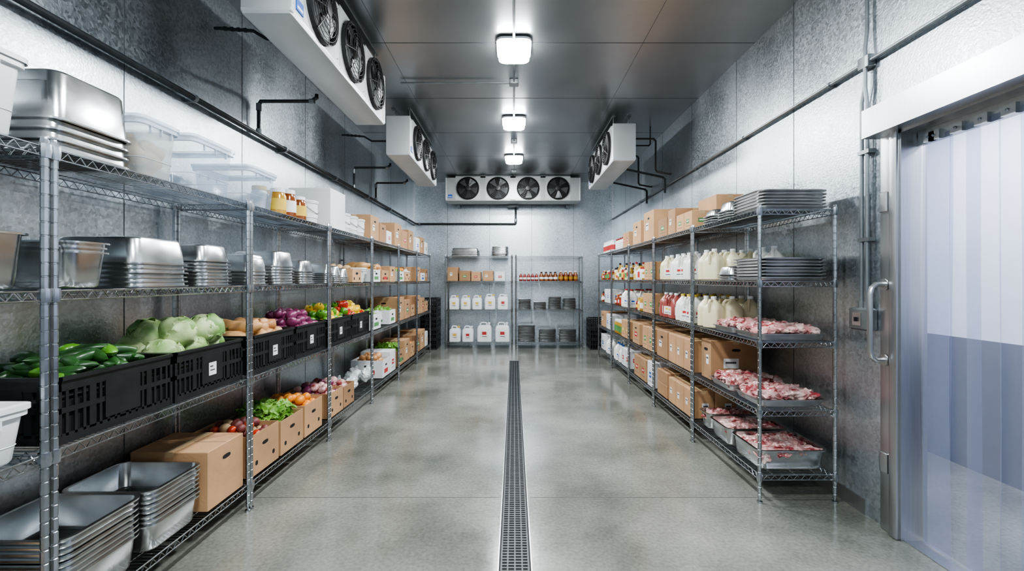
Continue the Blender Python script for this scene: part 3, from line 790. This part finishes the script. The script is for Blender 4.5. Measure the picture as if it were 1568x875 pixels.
# ---------------- LEFT RACK
PL('plastic_food_bin',bin_,(.40,.40,.27,'plasw','plasw',None),1.42,3,.40,.0)
PL('steel_pan_stack',pstack,(.46,.38,.20,4,.040,True,'pan'),1.905,3,.46,.015)
PL('clear_food_container',bin_,(.38,.26,.27,'milky','clear','potato'),2.25,3,.38,.02)
PL('clear_food_container',bin_,(.40,.38,.29,'clearb','clear',None),2.66,3,.40,.02)
PL('clear_food_container',bin_,(.40,.36,.26,'clearb','clear',None),3.20,3,.40)
for i,y in enumerate((3.50,3.66,3.84)): PL('sauce_jar',jar,(.062,.20+.02*(i%2),'amber' if i else 'oil','plasw','label' if i%2 else 'yel'),y,3,.13)
for i,y in enumerate((3.50,3.68)): put('sauce_jar',jar,(.062,.22,'plasw','yel','label'),(-1.95,y,LL[3]+e))
PL('plastic_bucket',bucket,(.095,.20,'plasw','label'),4.07,3,.20)
put('plastic_bucket',bucket,(.095,.24,'plasw',None),(-2.05,4.08,LL[3]+e))
PL('white_carton',cbox,(.40,.38,.38,'wbox',0,0),4.54,3,.40)
for y in (4.86,5.09,5.33): PL('plastic_bucket',bucket,(.10,.20,'plasw','label'),y,3,.20)
PL('cardboard_box',cbox,(.40,.34,.30,'card',1,1),5.74,3,.40)
PL('cardboard_box',cbox,(.38,.30,.24,'cardd',0,1),6.09,3,.38)
PL('white_carton',cbox,(.36,.24,.18,'wbox',3,0),6.40,3,.36)
PL('cardboard_box',cbox,(.42,.42,.34,'card',1,1),6.90,3,.42)
PL('cardboard_box',cbox,(.40,.36,.28,'cardd',3,0),7.32,3,.40)
PL('cardboard_box',cbox,(.40,.36,.33,'card',1,1),7.74,3,.40)
PL('white_carton',cbox,(.38,.34,.26,'wbox',4,0),8.30,3,.38)
PL('cardboard_box',cbox,(.40,.36,.30,'card',1,1),8.70,3,.40)
PL('white_carton',cbox,(.38,.30,.24,'wbox',2,0),9.08,3,.38)
# shelf 2
PL('steel_pan_stack',pstack,(.42,.40,.20,1,.03,False,'pan'),1.45,2,.42,.005)
PL('steel_pan_stack',pstack,(.30,.22,.15,3,.02,False,'pan'),1.88,2,.30,.02)
PL('steel_pan_stack',pstack,(.44,.38,.13,6,.022,True,'pan'),2.28,2,.44,.02)
PL('steel_pan_stack',pstack,(.40,.30,.10,8,.020,True,'pan'),2.72,2,.40)
PL('steel_pan_stack',pstack,(.36,.24,.12,5,.022,True,'pan'),3.17,2,.36)
PL('steel_pan_stack',pstack,(.40,.30,.12,7,.022,True,'pan'),3.54,2,.40)
PL('steel_pan_stack',pstack,(.34,.24,.10,6,.020,True,'pan'),3.94,2,.34)
for y,n in ((4.42,6),(4.62,5),(4.82,4)): PL('steel_pan_stack',pstack,(.26,.16,.10,n,.018,True,'pan'),y,2,.26)
PL('box_of_potatoes',openbox,(.38,.28,.15,'potato',4,'card',.06,0),5.08,2,.38)
PL('plastic_food_bin',bin_,(.32,.16,.16,'plasw','plasw',None),5.36,2,.32)
PL('box_of_produce',openbox,(.40,.34,.16,'squash',6,'wbox',.07,1),5.80,2,.40)
PL('box_of_onions',openbox,(.40,.34,.16,'onion',7,'card',.09,2),6.20,2,.40)
PL('cardboard_box',cbox,(.40,.30,.22,'card',1,1),6.58,2,.40)
PL('box_of_lettuce',openbox,(.40,.36,.16,'let',8,'wbox',.05,1),7.07,2,.40)
PL('box_of_oranges',openbox,(.40,.32,.16,'orange',9,'card',.07,0),7.46,2,.40)
PL('bagged_produce',bags,(.36,.32),7.84,2,.40)
PL('cardboard_box',cbox,(.40,.34,.26,'card',1,1),8.35,2,.40)
PL('box_of_tomatoes',openbox,(.40,.36,.16,'tomato',10,'wbox',.07,3),8.76,2,.40)
PL('cardboard_box',cbox,(.38,.26,.24,'cardd',1,1),9.12,2,.38)
# shelf 3 crates
C=(.43,.58,.26)
PL('plastic_food_bin',bin_,(.40,.42,.19,'plasw','plasw',None),1.42,1,.40,.0)
PL('crate_of_cucumbers',crate,(*C,'cuc',12,None,.07,0),2.03,1,.43,.025)
PL('crate_of_cabbages',crate,(*C,'cab',13,None,.12),2.63,1,.43,.025)
PL('crate_of_squash_and_onions',crate,(*C,'squash',14,'onion',.10),3.32,1,.43,.025)
PL('crate_of_red_onions',crate,(*C,'ronion',15,None,.12),3.92,1,.43,.025)
PL('crate_of_bell_peppers',crate,(*C,'mixpep',16,None,.13),4.58,1,.43,.025)
PL('crate_of_red_peppers',crate,(*C,'redpep',17,'ygpep',.12),5.18,1,.43,.025)
PL('box_of_lettuce',openbox,(.40,.38,.20,'let',18,'wbox',.06,1),5.80,1,.40)
PL('bagged_produce',bags,(.36,.32),6.19,1,.40)
PL('box_of_lettuce',openbox,(.40,.32,.20,'let',19,'wbox',.06,1),6.57,1,.40)
PL('cardboard_box',cbox,(.42,.40,.36,'card',1,1),7.06,1,.42)
PL('cardboard_box',cbox,(.42,.36,.30,'cardd',2,1),7.49,1,.42)
PL('box_of_tomatoes',openbox,(.40,.28,.20,'tomato',20,'card',.07,0),7.88,1,.40)
PL('cardboard_box',cbox,(.42,.36,.34,'card',1,1),8.34,1,.42)
PL('cardboard_box',cbox,(.42,.36,.28,'card',3,1),8.76,1,.42)
PL('box_of_lettuce',openbox,(.40,.28,.20,'let',21,'card',.06,0),9.12,1,.40)
# bottom shelf
PL('cardboard_box',cbox,(.40,.36,.19,'card',0,1),1.42,0,.40,.03)
PL('steel_pan_stack',pstack,(.46,.40,.15,8,.024,False,'pan'),1.94,0,.46,.012)
PL('steel_pan_stack',pstack,(.46,.38,.14,8,.024,False,'pan'),2.36,0,.46,.012)
PL('cardboard_box',cbox,(.44,.34,.34,'card',0,1),2.76,0,.44,.025)
PL('box_of_beets',openbox,(.44,.36,.28,'beet',22,'card',.06,0),3.19,0,.44,.025)
PL('box_of_lettuce',openbox,(.44,.36,.26,'let',23,'card',.07,0),3.58,0,.44,.025)
PL('box_of_oranges',openbox,(.44,.34,.27,'orange',24,'card',.07,0),3.96,0,.44,.025)
PL('box_of_sausages',openbox,(.44,.34,.24,'meatball',25,'card',.08,0),4.47,0,.44,.025)
PL('box_of_sausages',openbox,(.44,.30,.22,'meatball',26,'cardd',.08,0),4.81,0,.44,.025)
PL('bagged_produce',bags,(.36,.42),5.22,0,.42)
PL('bagged_produce',bags,(.36,.42),5.80,0,.42)
PL('box_of_produce',openbox,(.42,.34,.24,'onion',27,'wbox',.07,2),6.24,0,.42)
PL('white_carton',cbox,(.42,.30,.30,'wbox',3,0),6.59,0,.42)
PL('box_of_lettuce',openbox,(.42,.40,.24,'let',28,'card',.07,1),7.06,0,.42)
PL('cardboard_box',cbox,(.42,.36,.34,'card',1,1),7.48,0,.42)
PL('box_of_oranges',openbox,(.42,.30,.24,'orange',29,'card',.07,0),7.86,0,.42)
PL('cardboard_box',cbox,(.42,.36,.32,'cardd',2,1),8.34,0,.42)
PL('cardboard_box',cbox,(.42,.38,.36,'card',1,1),8.76,0,.42)
PL('white_carton',cbox,(.40,.26,.28,'wbox',5,0),9.13,0,.40)

# ---------------- RIGHT RACK
PR('sheet_pan_stack',pstack,(.49,.40,.024,6,.022,False,'sheet'),3.30,4,.49,.022)
PR('steel_pan_stack',pstack,(.40,.24,.08,4,.02,True,'pan'),3.66,4,.40)
PR('steel_pan_stack',pstack,(.36,.24,.06,4,.02,True,'pan'),3.95,4,.36)
PR('cardboard_box',bxs,(1,2,1,.20,.20,.17,'card',2),4.48,4,.20)
put('cardboard_box',cbox,(.26,.42,.32,'card',2,0),(2.02,4.48,LR[4]+e))
PR('cardboard_box',cbox,(.42,.22,.26,'card',1,0),4.83,4,.42)
PR('cardboard_box',cbox,(.42,.30,.20,'cardd',2,0),5.12,4,.42)
PR('cardboard_box',cbox,(.44,.42,.36,'card',1,1),5.65,4,.44)
PR('cardboard_box',cbox,(.40,.40,.30,'card',1,1),6.20,4,.40)
PR('cardboard_box',bxs,(2,2,1,.20,.17,.22,'card',3),6.82,4,.41)
PR('sauce_jar',jargroup,(3,4,.055,.18,'plasw','redsauce','label',.13),7.32,4,.38)
PR('sauce_jar',jargroup,(3,6,.055,.20,'plasw','plasw','red',.13),8.2,4,.38)
# shelf z1.49
PR('sheet_pan_stack',pstack,(.49,.40,.024,7,.022,False,'sheet'),3.30,3,.49,.022)
PR('steel_pan_stack',pstack,(.24,.24,.07,3,.02,True,'pan'),3.67,3,.24)
put('milk_jug',jugs,(1,2,'jugw','plasw',None),(2.05,3.68,LR[3]+e),math.pi)
PR('milk_jug',jugs,(3,2,'jugy','plasw',None),4.02,3,.47,.015)
PR('milk_jug',jugs,(3,4,'jugw','plasw','red'),4.58,3,.47,.015)
PR('milk_jug',jugs,(3,2,'jugy','plasw','red'),5.08,3,.47,.015)
PR('cardboard_box',bxs,(2,2,1,.20,.20,.22,'card',2),5.64,3,.41)
PR('assorted_sauce_bottles',mixed,(1,5),6.16,3,.41)
PR('assorted_sauce_bottles',mixed,(2,5),6.88,3,.41)
PR('assorted_sauce_bottles',mixed,(3,4),7.42,3,.41)
PR('assorted_sauce_bottles',mixed,(4,5),8.02,3,.41)
PR('assorted_sauce_bottles',mixed,(5,4),8.56,3,.41)
# shelf z1.08
PR('tray_of_meat',meattray,(.49,.40,.045,1,False),3.30,2,.49,.022)
PR('tray_of_meat',meattray,(.49,.34,.045,2,False),3.69,2,.49,.022)
PR('juice_jug',jugs,(3,2,'jugy','plasw',None),4.03,2,.47,.015)
PR('juice_jug',jugs,(3,3,'jugw','yel','red'),4.51,2,.47,.015)
PR('juice_jug',jugs,(3,3,'jugr','plasw','yel'),5.02,2,.47,.015)
PR('cardboard_box',bxs,(2,2,1,.20,.22,.24,'card',2),5.68,2,.41)
PR('assorted_sauce_bottles',mixed,(6,3),6.16,2,.41)
PR('juice_jug',jugs,(3,3,'jugw','red','blue'),6.86,2,.47,.015)
PR('assorted_sauce_bottles',mixed,(7,4),7.40,2,.41)
PR('cardboard_box',bxs,(2,3,1,.20,.20,.24,'wbox',4),8.1,2,.41)
PR('assorted_sauce_bottles',mixed,(8,3),8.62,2,.41)
# shelf z .62
PR('tray_of_meat',meattray,(.49,.40,.055,3,False),3.30,1,.49,.022)
PR('tray_of_meat',meattray,(.49,.40,.055,4,False),3.73,1,.49,.022)
put('cardboard_box',cbox,(.44,.20,.34,'card',1,1),(1.93,4.07,LR[1]+e))
PR('cardboard_box',bxs,(2,3,1,.21,.21,.30,'card',1),4.60,1,.43)
PR('cardboard_box',cbox,(.44,.36,.30,'cardd',1,1),5.14,1,.44)
PR('cardboard_box',bxs,(2,2,1,.21,.22,.28,'card',2),5.70,1,.43)
PR('cardboard_box',cbox,(.42,.34,.28,'card',3,1),6.24,1,.42)
PR('cardboard_box',bxs,(2,2,1,.21,.22,.26,'card',5),6.86,1,.43)
PR('sauce_jar',jargroup,(3,4,.058,.22,'oil','plasw','grn',.13),7.38,1,.38)
PR('cardboard_box',bxs,(2,2,1,.21,.22,.26,'wbox',4),8.02,1,.43)
PR('cardboard_box',cbox,(.42,.34,.28,'card',1,1),8.55,1,.42)
# bottom
PR('tray_of_meat',meattray,(.49,.42,.14,5,True),3.31,0,.49,.022)
PR('tray_of_meat',meattray,(.49,.36,.14,6,True),3.73,0,.49,.022)
put('tray_of_meat',meattray,(.46,.22,.14,7,True),(1.90,4.05,LR[0]+e),math.pi)
PR('cardboard_box',bxs,(2,3,1,.21,.21,.26,'card',1),4.60,0,.43)
PR('cardboard_box',bxs,(2,1,2,.21,.34,.14,'cardd',0),5.14,0,.43)
PR('white_carton',cbox,(.42,.24,.30,'wbox',4,0),5.58,0,.42)
PR('cardboard_box',bxs,(2,2,1,.21,.28,.28,'card',3),6.05,0,.43)
PR('white_carton',bxs,(2,2,1,.21,.22,.26,'wbox',3),6.86,0,.43)
PR('juice_jug',jugs,(3,3,'jugw','blue','blue'),7.38,0,.47,.015)
PR('juice_jug',jugs,(3,3,'jugw','plasw','blue'),8.03,0,.47,.015)
PR('white_carton',cbox,(.42,.34,.28,'wbox',4,0),8.55,0,.42)

# ---------------- BACK RACKS
def PB(name,fn,args,x,lv,d=.0,rz=-math.pi/2): return put(name,fn,args,(x,9.99+d,LB[lv]+e),rz)
PB('steel_pan_stack',pstack,(.36,.60,.07,4,.035,True,'sheet'),-1.05,3,.02)
PB('steel_pan_stack',pstack,(.34,.36,.06,7,.024,False,'pan'),-.30,3,.02)
for x,l,h,m,lb in ((-1.32,.22,.30,'card',1),(-1.06,.24,.22,'cardd',2),(-.82,.20,.20,'card',3),(-.56,.22,.22,'card',1),(-.30,.22,.20,'wbox',3)): PB('cardboard_box' if m!='wbox' else 'white_carton',cbox,(.34,l,h,m,lb,0),x,2,.02)
for i,x in enumerate((-1.30,-1.05,-.80,-.52,-.24)): PB('chemical_jug',jerry,(.20,.21 if i<3 else .23,.30 if i<3 else .33,'yel' if i<4 else 'red'),x,1,-.02)
for i,x in enumerate((-1.28,-1.0,-.64,-.25)): PB('chemical_jug',jerry,(.24,.24 if i<2 else .31,.34 if i<2 else .42,'yel' if i==0 else 'red'),x,0,-.02)
PB('sauce_bottle',bottles,(3,5,.035,.18,'redsauce','plasw','label',.085),.32,2)
PB('sauce_bottle',bottles,(3,4,.045,.20,'amber','black','label',.10),.75,2)
PB('sauce_bottle',bottles,(3,4,.045,.22,'amber','plasw','oil',.105),1.18,2)
for x,n in ((.23,11),(.56,8),(.88,13),(1.20,12)): PB('steel_lid_stack',lidstack,(.34,.27,n),x,1)
for x,n in ((.27,17),(.72,13),(1.16,13)): PB('steel_lid_stack',lidstack,(.34,.37,n),x,0,.02)

# spare empty crates in the back corners
def spare(mb,n):
    w,l,h=.34,.50,.24; a,b=w/2,l/2
    for k in range(n):
        z=k*.22
        for s in (-1,1):
            for (z0,z1,o) in ((0,.03,0),(.10,.12,0),(h-.05,h-.025,.006)):
                mb.box(s*a-.006-o,s*a+.006+o,-b,b,z+z0,z+z1,'black'); mb.box(-a,a,s*b-.006-o,s*b+.006+o,z+z0,z+z1,'black')
            for i in range(11):
                y=-b+i*l/10; mb.box(s*a-.005,s*a+.005,y-.009 if i else y,y+.009 if i<10 else y,z,z+h-.03,'black')
            for i in range(8):
                x=-a+i*w/7; mb.box(x-.009,x+.009,s*b-.005,s*b+.005,z,z+h-.03,'black')
        mb.box(-a,a,-b,b,z,z+.01,'black')
put('stacked_plastic_crates',spare,(5,),(-1.82,9.98,0))
put('stacked_plastic_crates',spare,(3,),(1.80,9.98,0))

# ---------------------------------------------------------------- world + camera
w=bpy.data.worlds.new('world'); sc.world=w; w.use_nodes=True
w.node_tree.nodes['Background'].inputs[0].default_value=(.75,.82,.9,1); w.node_tree.nodes['Background'].inputs[1].default_value=.05
try:
    sc.view_settings.view_transform='AgX'; sc.view_settings.look='AgX - Medium High Contrast'
except Exception as ex: print('view',ex)
cd=bpy.data.cameras.new('camera'); co=bpy.data.objects.new('camera',cd); sc.collection.objects.link(co)
co.location=(0,0,1.5); co.rotation_euler=(math.pi/2,0,0)
cd.sensor_width=36; cd.lens=36*700/1568; cd.shift_x=-3/1568; cd.shift_y=-9.5/1568; cd.clip_start=.02
sc.camera=co
print('objects',len(bpy.data.objects),'faces',sum(len(o.data.polygons) for o in bpy.data.objects if o.type=='MESH'))
